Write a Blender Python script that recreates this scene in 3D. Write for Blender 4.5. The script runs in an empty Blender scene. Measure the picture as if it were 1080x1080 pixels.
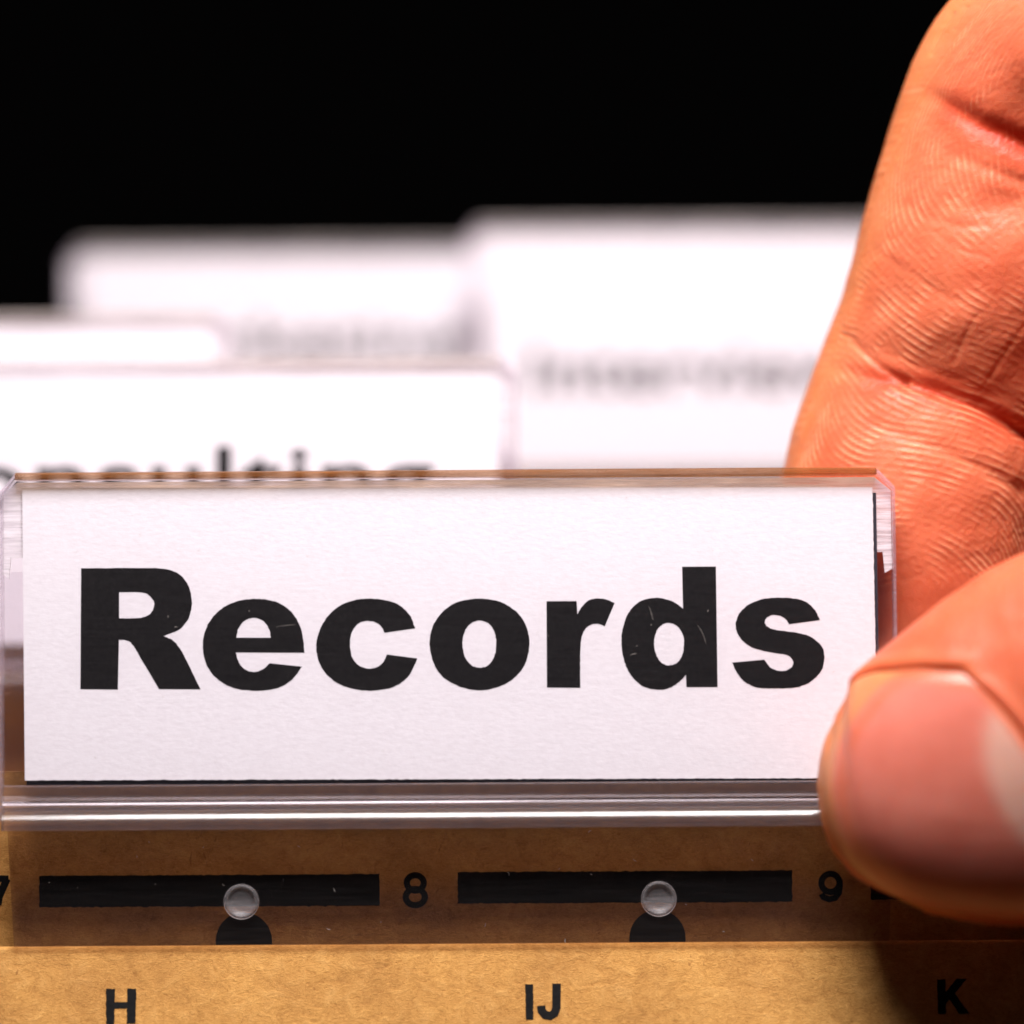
import bpy, bmesh, math, random
import numpy as np
from mathutils import Matrix, Vector
from mathutils.geometry import tessellate_polygon

random.seed(7)
rng = np.random.default_rng(11)
scene = bpy.context.scene
C = scene.collection

# ------------------------------------------------------------------ frame
# Everything in front is measured on the plane of the label: PX millimetres per
# measured unit, u to the right, v up along the label, w out of the label.
PX = 0.0625                     # mm
MM = 0.001
TH = math.radians(18)           # the camera looks down on the tilted files
ORG = Vector((0, 0, 0.32))
U = Vector((1, 0, 0)); V = Vector((0, math.sin(TH), math.cos(TH))); W = Vector((0, -math.cos(TH), math.sin(TH)))
FR = Matrix((U, V, W)).transposed()
FR4 = Matrix.Translation(ORG) @ FR.to_4x4()
def L(u, v, w): return ORG + (U*u + V*v + W*w)*MM
def px(x, y): return ((x-540)*PX, (540-y)*PX)

# ------------------------------------------------------------------ camera
DIST = 300.0
cam = bpy.data.cameras.new('camera')
camo = bpy.data.objects.new('camera', cam); C.objects.link(camo)
camo.matrix_world = Matrix.Translation(L(0, 0, DIST)) @ FR.to_4x4()
cam.sensor_width = 22.5; cam.lens = 100.0
cam.clip_start = 0.01; cam.clip_end = 20
cam.dof.use_dof = True
cam.dof.focus_distance = (DIST+0.6)*MM
cam.dof.aperture_fstop = 7.0
cam.dof.aperture_blades = 0
scene.camera = camo

# ------------------------------------------------------------------ world and lamps
world = bpy.data.worlds.new('World'); scene.world = world; world.use_nodes = True
bg = world.node_tree.nodes['Background']
bg.inputs[0].default_value = (0.9, 0.85, 0.9, 1); bg.inputs[1].default_value = 0.004

def area(name, pos, target, sx, sy, power, col):
    l = bpy.data.lights.new(name, 'AREA'); l.shape = 'RECTANGLE'; l.size = sx*MM; l.size_y = sy*MM
    l.energy = power; l.color = col
    o = bpy.data.objects.new(name, l); C.objects.link(o)
    p = L(*pos); t = L(*target)
    o.location = p; o.rotation_euler = (t-p).to_track_quat('-Z', 'Y').to_euler()
    return o
area('key_lamp', (0, 150, 90), (4, -2, -6), 105, 75, 1.02, (1.0, 0.95, 0.94))
area('fill_lamp', (-150, 40, 260), (10, -10, 0), 120, 120, 0.010, (1.0, 0.9, 0.88))

scene.view_settings.view_transform = 'Standard'
scene.view_settings.look = 'None'
scene.view_settings.exposure = 0.0
scene.view_settings.gamma = 1.0
scene.render.engine = 'CYCLES'
scene.cycles.use_denoising = True
scene.cycles.max_bounces = 12
scene.cycles.adaptive_threshold = 0.02
scene.cycles.transparent_max_bounces = 24
scene.cycles.transmission_bounces = 12
scene.cycles.sample_clamp_indirect = 4.0

# ------------------------------------------------------------------ materials
def mat(name):
    m = bpy.data.materials.new(name); m.use_nodes = True
    nt = m.node_tree; nt.nodes.clear()
    out = nt.nodes.new('ShaderNodeOutputMaterial')
    return m, nt, out
def N(nt, kind, **kw):
    n = nt.nodes.new('ShaderNode'+kind)
    for k, v in kw.items():
        if k in n.inputs: n.inputs[k].default_value = v
        else: setattr(n, k, v)
    return n
def pr(nt, out, **kw):
    p = N(nt, 'BsdfPrincipled')
    for k, v in kw.items(): p.inputs[k].default_value = v
    nt.links.new(p.outputs[0], out.inputs[0]); return p
def ramp(nt, src, stops):
    r = N(nt, 'ValToRGB'); e = r.color_ramp.elements
    while len(e) < len(stops): e.new(0.5)
    for i, (p, c) in enumerate(stops):
        e[i].position = p; e[i].color = c if len(c) == 4 else (*c, 1)
    nt.links.new(src, r.inputs[0]); return r
def coords(nt, scale):
    t = N(nt, 'TexCoord'); m = N(nt, 'Mapping'); m.inputs['Scale'].default_value = scale
    nt.links.new(t.outputs['Object'], m.inputs[0]); return m.outputs[0]
def noise(nt, vec, sc, det=4, rough=0.55, dist=0.0):
    n = N(nt, 'TexNoise'); n.inputs['Scale'].default_value = sc; n.inputs['Detail'].default_value = det
    n.inputs['Roughness'].default_value = rough; n.inputs['Distortion'].default_value = dist
    nt.links.new(vec, n.inputs['Vector']); return n.outputs['Fac']
def bump(nt, h, strength, dist):
    b = N(nt, 'Bump'); b.inputs['Strength'].default_value = strength; b.inputs['Distance'].default_value = dist
    nt.links.new(h, b.inputs['Height']); return b.outputs[0]
def mixc(nt, a, b, f):
    m = N(nt, 'Mix'); m.data_type = 'RGBA'
    for src, key in ((f, 0), (a, 6), (b, 7)):
        if hasattr(src, 'is_linked'): nt.links.new(src, m.inputs[key])
        else: m.inputs[key].default_value = src if key == 0 else (*src, 1)
    return m.outputs[2]
def math_(nt, op, a, b=None):
    m = N(nt, 'Math'); m.operation = op
    for i, s in enumerate((a, b)):
        if s is None: continue
        if hasattr(s, 'is_linked'): nt.links.new(s, m.inputs[i])
        else: m.inputs[i].default_value = s
    return m.outputs[0]

def make_paper():
    m, nt, out = mat('paper_white')
    p = pr(nt, out, Roughness=0.85)
    v = coords(nt, (1, 2.2, 1))
    n1 = noise(nt, v, 2100, 5, 0.6); n2 = noise(nt, v, 260, 3)
    r = ramp(nt, n1, [(0.3, (0.80, 0.78, 0.79)), (0.65, (0.86, 0.85, 0.86))])
    nt.links.new(r.outputs[0], p.inputs['Base Color'])
    h = math_(nt, 'ADD', n1, math_(nt, 'MULTIPLY', n2, 0.5))
    nt.links.new(bump(nt, h, 0.24, 0.00006), p.inputs['Normal'])
    return m
def make_ink():
    m, nt, out = mat('black_ink')
    p = pr(nt, out, Roughness=0.7); p.inputs['Specular IOR Level'].default_value = 0.10
    v = coords(nt, (1, 1, 1)); n = noise(nt, v, 3500, 3)
    r = ramp(nt, n, [(0.35, (0.005, 0.0046, 0.005)), (0.75, (0.010, 0.0095, 0.0095))])
    nt.links.new(r.outputs[0], p.inputs['Base Color'])
    return m
def make_board():
    m, nt, out = mat('kraft_board')
    p = pr(nt, out, Roughness=0.8); p.inputs['Specular IOR Level'].default_value = 0.3
    v = coords(nt, (1, 1, 1)); vs = coords(nt, (1, 2.4, 1))
    big = noise(nt, v, 180, 4); mid = noise(nt, v, 900, 5, 0.65, 0.8); fib = noise(nt, vs, 2600, 4, 0.7, 1.6)
    c1 = ramp(nt, mid, [(0.3, (0.31, 0.130, 0.026)), (0.5, (0.50, 0.240, 0.058)), (0.72, (0.63, 0.345, 0.110))])
    c2 = ramp(nt, fib, [(0.3, (0.28, 0.11, 0.020)), (0.68, (0.70, 0.38, 0.115))])
    col = mixc(nt, c1.outputs[0], c2.outputs[0], 0.5)
    c3 = ramp(nt, big, [(0.35, (0.86, 0.82, 0.78)), (0.65, (1.08, 1.08, 1.05))])
    mm = N(nt, 'Mix'); mm.data_type = 'RGBA'; mm.blend_type = 'MULTIPLY'; mm.inputs[0].default_value = 1
    nt.links.new(col, mm.inputs[6]); nt.links.new(c3.outputs[0], mm.inputs[7])
    # scattered darker fibres pressed into the pulp
    vf = coords(nt, (1, 0.33, 1)); sp = noise(nt, vf, 1500, 2, 0.5, 3.0)
    sr = ramp(nt, sp, [(0.70, (0, 0, 0)), (0.76, (1, 1, 1))])
    col = mixc(nt, mm.outputs[2], (0.20, 0.065, 0.012), math_(nt, 'MULTIPLY', sr.outputs[0], 0.55))
    nt.links.new(col, p.inputs['Base Color'])
    h = math_(nt, 'ADD', mid, math_(nt, 'MULTIPLY', fib, 0.6))
    nt.links.new(bump(nt, h, 0.9, 0.00011), p.inputs['Normal'])
    return m
def make_sheet(name, haze, rough=0.10, white=(0.85, 0.82, 0.86), tint=(0.965, 0.95, 0.965), share=0.4):
    """thin clear plastic: passes light straight through, mirrors a little at every angle"""
    m, nt, out = mat(name)
    tr = N(nt, 'BsdfTransparent'); tr.inputs[0].default_value = (*tint, 1)
    gl = N(nt, 'BsdfGlossy'); gl.inputs['Roughness'].default_value = rough; gl.inputs[0].default_value = (1, 1, 1, 1)
    lw = N(nt, 'LayerWeight'); lw.inputs[0].default_value = 0.5
    f5 = math_(nt, 'POWER', lw.outputs['Facing'], 4.0)
    f = math_(nt, 'ADD', math_(nt, 'MULTIPLY', f5, 0.85), 0.035)
    v = coords(nt, (0.05, 1.0, 0.3)); st = noise(nt, v, 5200, 3, 0.6)
    nt.links.new(bump(nt, st, 0.25, 0.00003), gl.inputs['Normal'])
    mx = N(nt, 'MixShader'); nt.links.new(f, mx.inputs[0]); nt.links.new(tr.outputs[0], mx.inputs[1]); nt.links.new(gl.outputs[0], mx.inputs[2])
    df = N(nt, 'BsdfDiffuse'); df.inputs[0].default_value = (*white, 1)
    tl = N(nt, 'BsdfTranslucent'); tl.inputs[0].default_value = (*white, 1)
    dm = N(nt, 'MixShader'); dm.inputs[0].default_value = share
    nt.links.new(df.outputs[0], dm.inputs[1]); nt.links.new(tl.outputs[0], dm.inputs[2])
    m2 = N(nt, 'MixShader')
    sr = ramp(nt, st, [(0.38, (haze*0.6,)*3), (0.72, (haze*1.5,)*3)])
    nt.links.new(sr.outputs[0], m2.inputs[0])
    nt.links.new(mx.outputs[0], m2.inputs[1]); nt.links.new(dm.outputs[0], m2.inputs[2])
    nt.links.new(m2.outputs[0], out.inputs[0])
    return m
def make_glass(name, col=(0.95, 0.92, 0.95), rough=0.03, milk=0.0):
    m, nt, out = mat(name)
    p = pr(nt, out, Roughness=rough); p.inputs['Base Color'].default_value = (*col, 1)
    p.inputs['Transmission Weight'].default_value = 1.0; p.inputs['IOR'].default_value = 1.49
    v = coords(nt, (0.06, 1, 1)); st = noise(nt, v, 2600, 3, 0.6)
    nt.links.new(bump(nt, st, 0.12, 0.00004), p.inputs['Normal'])
    if milk:
        df = N(nt, 'BsdfDiffuse'); df.inputs[0].default_value = (0.55, 0.45, 0.50, 1)
        mx = N(nt, 'MixShader'); mx.inputs[0].default_value = milk
        nt.links.new(p.outputs[0], mx.inputs[1]); nt.links.new(df.outputs[0], mx.inputs[2]); nt.links.new(mx.outputs[0], out.inputs[0])
    return m
def make_skin():
    m, nt, out = mat('skin')
    p = pr(nt, out)
    at = N(nt, 'Attribute'); at.attribute_name = 'tint'
    sep = N(nt, 'SeparateColor'); nt.links.new(at.outputs['Color'], sep.inputs[0])
    v = coords(nt, (1, 1, 1)); n1 = noise(nt, v, 220, 4); n2 = noise(nt, v, 1300, 4, 0.6)
    base = ramp(nt, n1, [(0.3, (0.53, 0.118, 0.054)), (0.7, (0.61, 0.152, 0.074))])
    c = mixc(nt, base.outputs[0], (0.44, 0.040, 0.014), sep.outputs[0])        # flushed skin, its red darkened to paint in the crease shade
    c = mixc(nt, c, (0.60, 0.20, 0.065), sep.outputs[1])                          # sallow rim, calloused ridge tops
    c = mixc(nt, c, (0.70, 0.27, 0.15), sep.outputs[2])                          # dry, paler ridge tops
    nt.links.new(c, p.inputs['Base Color'])
    r = ramp(nt, n2, [(0.3, (0.36,)*3), (0.7, (0.56,)*3)]); nt.links.new(r.outputs[0], p.inputs['Roughness'])
    p.inputs['Subsurface Weight'].default_value = 0.55
    p.inputs['Subsurface Radius'].default_value = (1.0, 0.30, 0.14)
    p.inputs['Subsurface Scale'].default_value = 0.0013
    p.inputs['Specular IOR Level'].default_value = 0.18
    vo = N(nt, 'TexVoronoi'); vo.feature = 'DISTANCE_TO_EDGE'; vo.inputs['Scale'].default_value = 2300
    vw = noise(nt, v, 900, 2); va = N(nt, 'VectorMath'); va.operation = 'MULTIPLY_ADD'
    nt.links.new(v, va.inputs[0]); va.inputs[1].default_value = (1, 1, 1)
    cmb = N(nt, 'CombineXYZ'); sc_ = math_(nt, 'MULTIPLY', vw, 0.0006)
    for k in range(3): nt.links.new(sc_, cmb.inputs[k])
    nt.links.new(cmb.outputs[0], va.inputs[2]); nt.links.new(va.outputs[0], vo.inputs['Vector'])
    cell = math_(nt, 'MINIMUM', vo.outputs['Distance'], 0.18)
    h = math_(nt, 'ADD', math_(nt, 'MULTIPLY', n2, 0.6), math_(nt, 'MULTIPLY', cell, 1.1))
    nt.links.new(bump(nt, h, 0.32, 0.00007), p.inputs['Normal'])
    return m
def make_nail():
    m, nt, out = mat('nail')
    p = pr(nt, out, Roughness=0.32); p.inputs['Specular IOR Level'].default_value = 0.35
    at = N(nt, 'Attribute'); at.attribute_name = 'tint'
    sep = N(nt, 'SeparateColor'); nt.links.new(at.outputs['Color'], sep.inputs[0])
    v = coords(nt, (1, 1, 1)); n1 = noise(nt, v, 300, 3)
    base = ramp(nt, n1, [(0.3, (0.57, 0.145, 0.100)), (0.7, (0.64, 0.185, 0.135))])
    c = mixc(nt, base.outputs[0], (0.68, 0.37, 0.29), sep.outputs[0])           # lunula
    c = mixc(nt, c, (0.60, 0.13, 0.058), sep.outputs[2])                          # skin grown over its borders
    c = mixc(nt, c, (0.62, 0.215, 0.085), sep.outputs[1])                           # free edge
    nt.links.new(c, p.inputs['Base Color'])
    p.inputs['Subsurface Weight'].default_value = 0.65
    p.inputs['Subsurface Radius'].default_value = (1.0, 0.35, 0.2); p.inputs['Subsurface Scale'].default_value = 0.0016
    vr = coords(nt, (0.12, 1, 1)); st = noise(nt, vr, 900, 3)
    nt.links.new(bump(nt, st, 0.30, 0.00008), p.inputs['Normal'])
    return m
def make_plain(name, col, rough):
    m, nt, out = mat(name); p = pr(nt, out, Roughness=rough)
    v = coords(nt, (1, 1, 1)); n = noise(nt, v, 900, 3)
    r = ramp(nt, n, [(0.3, tuple(c*0.8 for c in col)), (0.7, col)]); nt.links.new(r.outputs[0], p.inputs['Base Color'])
    return m
M = dict(paper=make_paper(), ink=make_ink(), board=make_board(),
         sheet=make_sheet('clear_sheet', 0.0045), lip=make_sheet('milky_sheet', 0.72, 0.25, (0.97, 0.95, 0.96), share=0.2),
         flap=make_sheet('clear_flap', 0.009, 0.06, tint=(0.87, 0.82, 0.80)), glass=make_glass('clear_plastic'),
         board_reflection=make_sheet('painted_reflection_edge', 0.42, 0.15, (0.34, 0.14, 0.05), (0.90, 0.79, 0.68)), stud=make_sheet('stud_plastic', 0.15, 0.5),  # top edge: brown of the reflected board put into its colour
         side=make_sheet('lilac_edge', 0.22, 0.12, (0.72, 0.62, 0.72), (0.93, 0.90, 0.93)), clearedge=make_sheet('clear_edge', 0.35, 0.2, (0.8, 0.72, 0.68)),
         rail=make_glass('rail_plastic', (0.92, 0.84, 0.87), 0.17, 0.045),
         skin=make_skin(), nail=make_nail(), dark=make_plain('dark_backing', (0.02, 0.018, 0.03), 0.7),
         bar=make_plain('dark_bar', (0.012, 0.011, 0.012), 0.4),
         lint=make_plain('lint', (0.42, 0.37, 0.34), 0.8), cloth=make_plain('black_cloth', (0.02, 0.017, 0.018), 0.95))

# ------------------------------------------------------------------ mesh helpers (mm in, m out)
def obj(name, verts, faces, material, parent=None, smooth=False):
    me = bpy.data.meshes.new(name)
    me.from_pydata([(a*MM, b*MM, c*MM) for a, b, c in verts], [], [tuple(f) for f in faces])
    me.validate(); me.update()
    if smooth: me.polygons.foreach_set('use_smooth', [True]*len(me.polygons))
    me.materials.append(material)
    o = bpy.data.objects.new(name, me); C.objects.link(o)
    if parent: o.parent = parent
    return o
def bevel(o, width, seg=2):
    bm = bmesh.new(); bm.from_mesh(o.data)
    bmesh.ops.recalc_face_normals(bm, faces=bm.faces)
    ed = [e for e in bm.edges if len(e.link_faces) == 2 and e.calc_face_angle(0) > 0.5]
    bmesh.ops.bevel(bm, geom=ed, offset=width*MM, segments=seg, affect='EDGES', profile=0.5, clamp_overlap=True)
    bm.to_mesh(o.data); bm.free(); return o
def prism(name, poly, w0, w1, material, parent=None, bev=0):
    """outline in (u, v) extruded from w0 to w1"""
    n = len(poly); vs = [(x, y, w0) for x, y in poly] + [(x, y, w1) for x, y in poly]
    tri = tessellate_polygon([[Vector((x, y, 0)) for x, y in poly]])
    fs = [tuple(t) for t in tri] + [tuple(i+n for i in reversed(t)) for t in tri]
    fs += [(i, (i+1) % n, (i+1) % n+n, i+n) for i in range(n)]
    o = obj(name, vs, fs, material, parent)
    bm = bmesh.new(); bm.from_mesh(o.data); bmesh.ops.recalc_face_normals(bm, faces=bm.faces)
    bmesh.ops.dissolve_limit(bm, angle_limit=0.001, verts=bm.verts, edges=bm.edges)
    bm.to_mesh(o.data); bm.free()
    if bev: bevel(o, bev)
    return o
def box(name, x0, x1, y0, y1, w0, w1, material, parent=None, bev=0):
    (a, b), (c, d) = px(x0, y0), px(x1, y1)
    return prism(name, [(a, d), (c, d), (c, b), (a, b)], w0, w1, material, parent, bev)
def sweep_u(name, prof, u0, u1, material, parent=None, n=1, end_round=0.0):
    """profile in (v, w) drawn along u"""
    k = len(prof); us = np.linspace(u0, u1, n+1); vs = []
    for u in us: vs += [(u, v, w) for v, w in prof]
    fs = [(i*k+j, i*k+(j+1) % k, (i+1)*k+(j+1) % k, (i+1)*k+j) for i in range(n) for j in range(k)]
    fs += [tuple(range(k-1, -1, -1)), tuple(n*k+j for j in range(k))]
    o = obj(name, vs, fs, material, parent)
    bm = bmesh.new(); bm.from_mesh(o.data); bmesh.ops.recalc_face_normals(bm, faces=bm.faces); bm.to_mesh(o.data); bm.free()
    return o
def flat(name, loops, w, material, parent=None):
    """flat print: outer loop and holes in (u, v)"""
    pts = [p for l in loops for p in l]
    tri = tessellate_polygon([[Vector((x, y, 0)) for x, y in l] for l in loops])
    o = obj(name, [(x, y, w) for x, y in pts], tri, material, parent)
    bm = bmesh.new(); bm.from_mesh(o.data)
    for f in bm.faces:
        if f.normal.z < 0: f.normal_flip()
    bm.to_mesh(o.data); bm.free()
    return o
def empty(name, matrix):
    e = bpy.data.objects.new(name, None); C.objects.link(e); e.matrix_world = matrix; e.empty_display_size = 0.01; return e
def tag(o, label, cat, group=None, kind=None):
    o['label'] = label; o['category'] = cat
    if group: o['group'] = group
    if kind: o['kind'] = kind
    return o
def spline_loop(pts, sub=6):
    """closed outline; a point (x, y) is smooth, (x, y, 1) is a corner"""
    n = len(pts); P = [np.array(p[:2], float) for p in pts]; cor = [len(p) > 2 for p in pts]; out = []
    for i in range(n):
        j = (i+1) % n; a, b = P[i], P[j]; d = b-a; ln = np.linalg.norm(d)
        def tan(k):
            p, q = P[k-1], P[(k+1) % n]; t = (q-p); return t/np.linalg.norm(t)
        if cor[i] and cor[j]: out.append(a); continue
        ta = d/ln if cor[i] else tan(i); tb = d/ln if cor[j] else tan(j)
        for s in range(sub):
            t = s/sub; h1 = 2*t**3-3*t*t+1; h2 = t**3-2*t*t+t; h3 = -2*t**3+3*t*t; h4 = t**3-t*t
            out.append(h1*a+h2*ln*ta+h3*b+h4*ln*tb)
    return out
def stroke(pts, wd, closed=False):
    """a pen stroke of even width as one outline (open) or two loops (closed)"""
    P = [np.array(p, float) for p in pts]; n = len(P); lft, rgt = [], []
    for i in range(n):
        a = P[i-1] if (closed or i) else P[i]; b = P[(i+1) % n] if (closed or i < n-1) else P[i]
        d = b-a; d /= np.linalg.norm(d); nn = np.array((-d[1], d[0]))*wd/2
        lft.append(P[i]+nn); rgt.append(P[i]-nn)
    return (lft, rgt) if closed else lft+rgt[::-1]

# ------------------------------------------------------------------ the setting
ng = 24; vs = []; fs = []
for j in range(ng+1):
    for i in range(ng+1):
        vs.append((-2200+4400*i/ng, -1300+3400*j/ng, -1300+25*math.sin(i*1.3)+8*math.sin(j*0.7+i)))
for j in range(ng):
    for i in range(ng): fs.append((j*(ng+1)+i, j*(ng+1)+i+1, (j+1)*(ng+1)+i+1, (j+1)*(ng+1)+i))
back = obj('backdrop', vs, fs, M['cloth'], None, True); back.matrix_world = FR4
back['kind'] = 'structure'; back['label'] = 'plain black cloth backdrop behind the files'

# ------------------------------------------------------------------ hanging folders
ROLL = Matrix.Rotation(math.radians(0.38), 4, 'Z')
TILT = Matrix.Rotation(math.radians(-3.0), 4, 'X')
def base_matrix(dx=0, s=0, dz=0):
    return Matrix.Translation(Vector((dx*MM, s*MM, dz*MM))) @ FR4
def P(x, y): return px(x, y)
STUDS = ((253, 950), (692, 947))
def rot_px(x, y, x0=540, y0=900, a=math.radians(0.38)):
    """level measurement of something that sits 0.38 degrees off level"""
    dx, dy = x-x0, y-y0; return (x0+dx*math.cos(a)-dy*math.sin(a), y0+dx*math.sin(a)+dy*math.cos(a))
def folder(dx, s, marks):
    root = empty('hanging_folder', base_matrix(dx, s) @ ROLL)
    # upper strip with two half-round notches for the studs
    y0, y1 = 812, 1004; out = [P(-1300, y1)]
    poly = [P(-1300, y0), P(2400, y0), P(2400, y1)]
    for cx in (STUDS[1][0], STUDS[0][0]):
        cxx, _ = rot_px(cx, 990); r = 30
        arc = [(cxx+r*math.cos(t), 993-r*math.sin(t)) for t in np.linspace(0, math.pi, 19)]
        poly += [P(cxx+r, y1)] + [P(*q) for q in arc] + [P(cxx-r, y1)]
    poly.append(P(-1300, y1))
    prism('upper_strip', poly, -2.3, -1.8, M['board'], root)
    # front sheet: starts a little proud of the strip, leans outward on its way down
    prof = [(P(0, 998)[1], 0.50), (P(0, 996)[1], 0.44), (P(0, 994.8)[1], 0.30), (P(0, 994.8)[1], -0.15), (-90, 16.0), (-90, 16.6)]
    sweep_u('front_sheet', prof, P(-1300, 0)[0], P(2400, 0)[0], M['board'], root)
    prof = [(P(0, 935)[1], -3.3), (P(0, 935)[1], -3.8), (-90, -12.6), (-90, -12.1)]
    sweep_u('back_sheet', prof, P(-1300, 0)[0], P(2400, 0)[0], M['board'], root)
    box('hanging_bar', -1300, 2400, 930, 1003, -3.1, -2.5, M['bar'], root, 0.05)
    return root
FSL = (16.6-0.50)/(-90-P(0, 998)[1])          # slope of the front sheet
def on_sheet(u, v): return 0.50 + (v-P(0, 998)[1])*FSL + 0.025

front_folder = folder(0, 0, True)
tag(front_folder, 'brown kraft board folder in front, printed with black bars, numbers and letters', 'folder', 'hanging folders')

def rough_rect(x0, x1, y0, y1, amp=0.9):
    pts = []
    def side(a, b, n):
        for i in range(n):
            t = i/n; q = np.array(a)*(1-t)+np.array(b)*t
            pts.append(tuple(q + rng.normal(0, amp*0.5, 2)))
    ln = int((x1-x0)/3.0)
    side((x0, y0), (x1, y0), max(ln, 4)); side((x1, y0), (x1, y1), 12); side((x1, y1), (x0, y1), max(ln, 4)); side((x0, y1), (x0, y0), 12)
    return pts
def unroll(p): return P(*rot_px(*p))
WS = -1.8+0.02
def print_strip(name, loops): return flat(name, [[unroll(p) for p in l] for l in loops], WS, M['ink'], front_folder)
for x0, x1, y0 in ((36, 397, 926), (480, 835, 922), (918, 1300, 918)):
    ym = y0
    l = rough_rect(x0, x1, 0, 33.5, 0.55)
    print_strip('printed_bar', [[(x, y0+y-(x-x0)*0.0055) for x, y in l]])
def ell(cx, cy, rx, ry, n=28, a0=0, a1=2*math.pi, end=False):
    return [(cx+rx*math.cos(t), cy+ry*math.sin(t)) for t in np.linspace(a0, a1, n, endpoint=end)]
W8 = 6.7
def print_number(shapes):
    """one numeral drawn with several pen strokes, one mesh; each stroke 4 microns above the last"""
    vs, fs = [], []
    for k, loops in enumerate(shapes):
        pts = [unroll(p) for l in loops for p in l]; b0 = len(vs)
        tri = tessellate_polygon([[Vector((*unroll(p), 0)) for p in l] for l in loops])
        vs += [(x, y, WS+0.004*k) for x, y in pts]; fs += [tuple(b0+t for t in f) for f in tri]
    return obj('printed_number', vs, fs, M['ink'], front_folder)
a, b = stroke(ell(435, 933.5, 9.0, 8.2), W8, True); c, d = stroke(ell(435, 948.5, 10.2, 8.6), W8, True)
print_number([[b, a], [d, c]])                                                   # 8
a, b = stroke(ell(875.5, 933.5, 9.6, 9.6), W8, True)
print_number([[b, a], [stroke([(885, 930), (885.4, 936), (884.4, 944), (880.5, 949.5), (874, 951), (868, 948.5), (866, 945)], W8)]])   # 9
print_number([[stroke([(-16, 929), (3.5, 929)], 7)], [stroke([(2, 929), (-2, 938), (-6.5, 948), (-8, 957)], 8)]])                      # 7
def print_sheet(loops):
    o = flat('printed_letter', [[unroll(p) for p in l] for l in loops], 0, M['ink'], front_folder)
    for v in o.data.vertices: v.co.z = on_sheet(v.co.x/MM, v.co.y/MM)*MM
def jit(poly, amp=0.2, step=2.5):
    out = []
    for i in range(len(poly)):
        a, b = np.array(poly[i], float), np.array(poly[(i+1) % len(poly)], float); n = max(1, int(np.linalg.norm(b-a)/step))
        for k in range(n): out.append(tuple(a+(b-a)*k/n+rng.normal(0, amp, 2)))
    return out
print_sheet([jit([(111, 1041), (120.5, 1041), (120.5, 1054.5), (133.5, 1054.5), (133.5, 1040.5), (143, 1040.5), (143, 1076.5), (133.5, 1076.5), (133.5, 1061), (120.5, 1061), (120.5, 1077), (112, 1077)])])
print_sheet([jit([(551.5, 1036), (560, 1036), (560, 1072.5), (552, 1072.5)])])
print_sheet([stroke([(584.5, 1035.5), (584.3, 1048), (584.2, 1060), (582.3, 1065.5), (577.5, 1068.5), (572, 1067.3), (568.7, 1063), (568.2, 1058)], 9)])
print_sheet([jit([(984, 1031), (993, 1031), (993, 1044), (1005, 1030.5), (1015.5, 1030.5), (1002.5, 1045.5), (1017.5, 1066), (1006.5, 1066), (996.5, 1051.5), (993, 1055.5), (993, 1066.5), (984.5, 1066.5)])])

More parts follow.
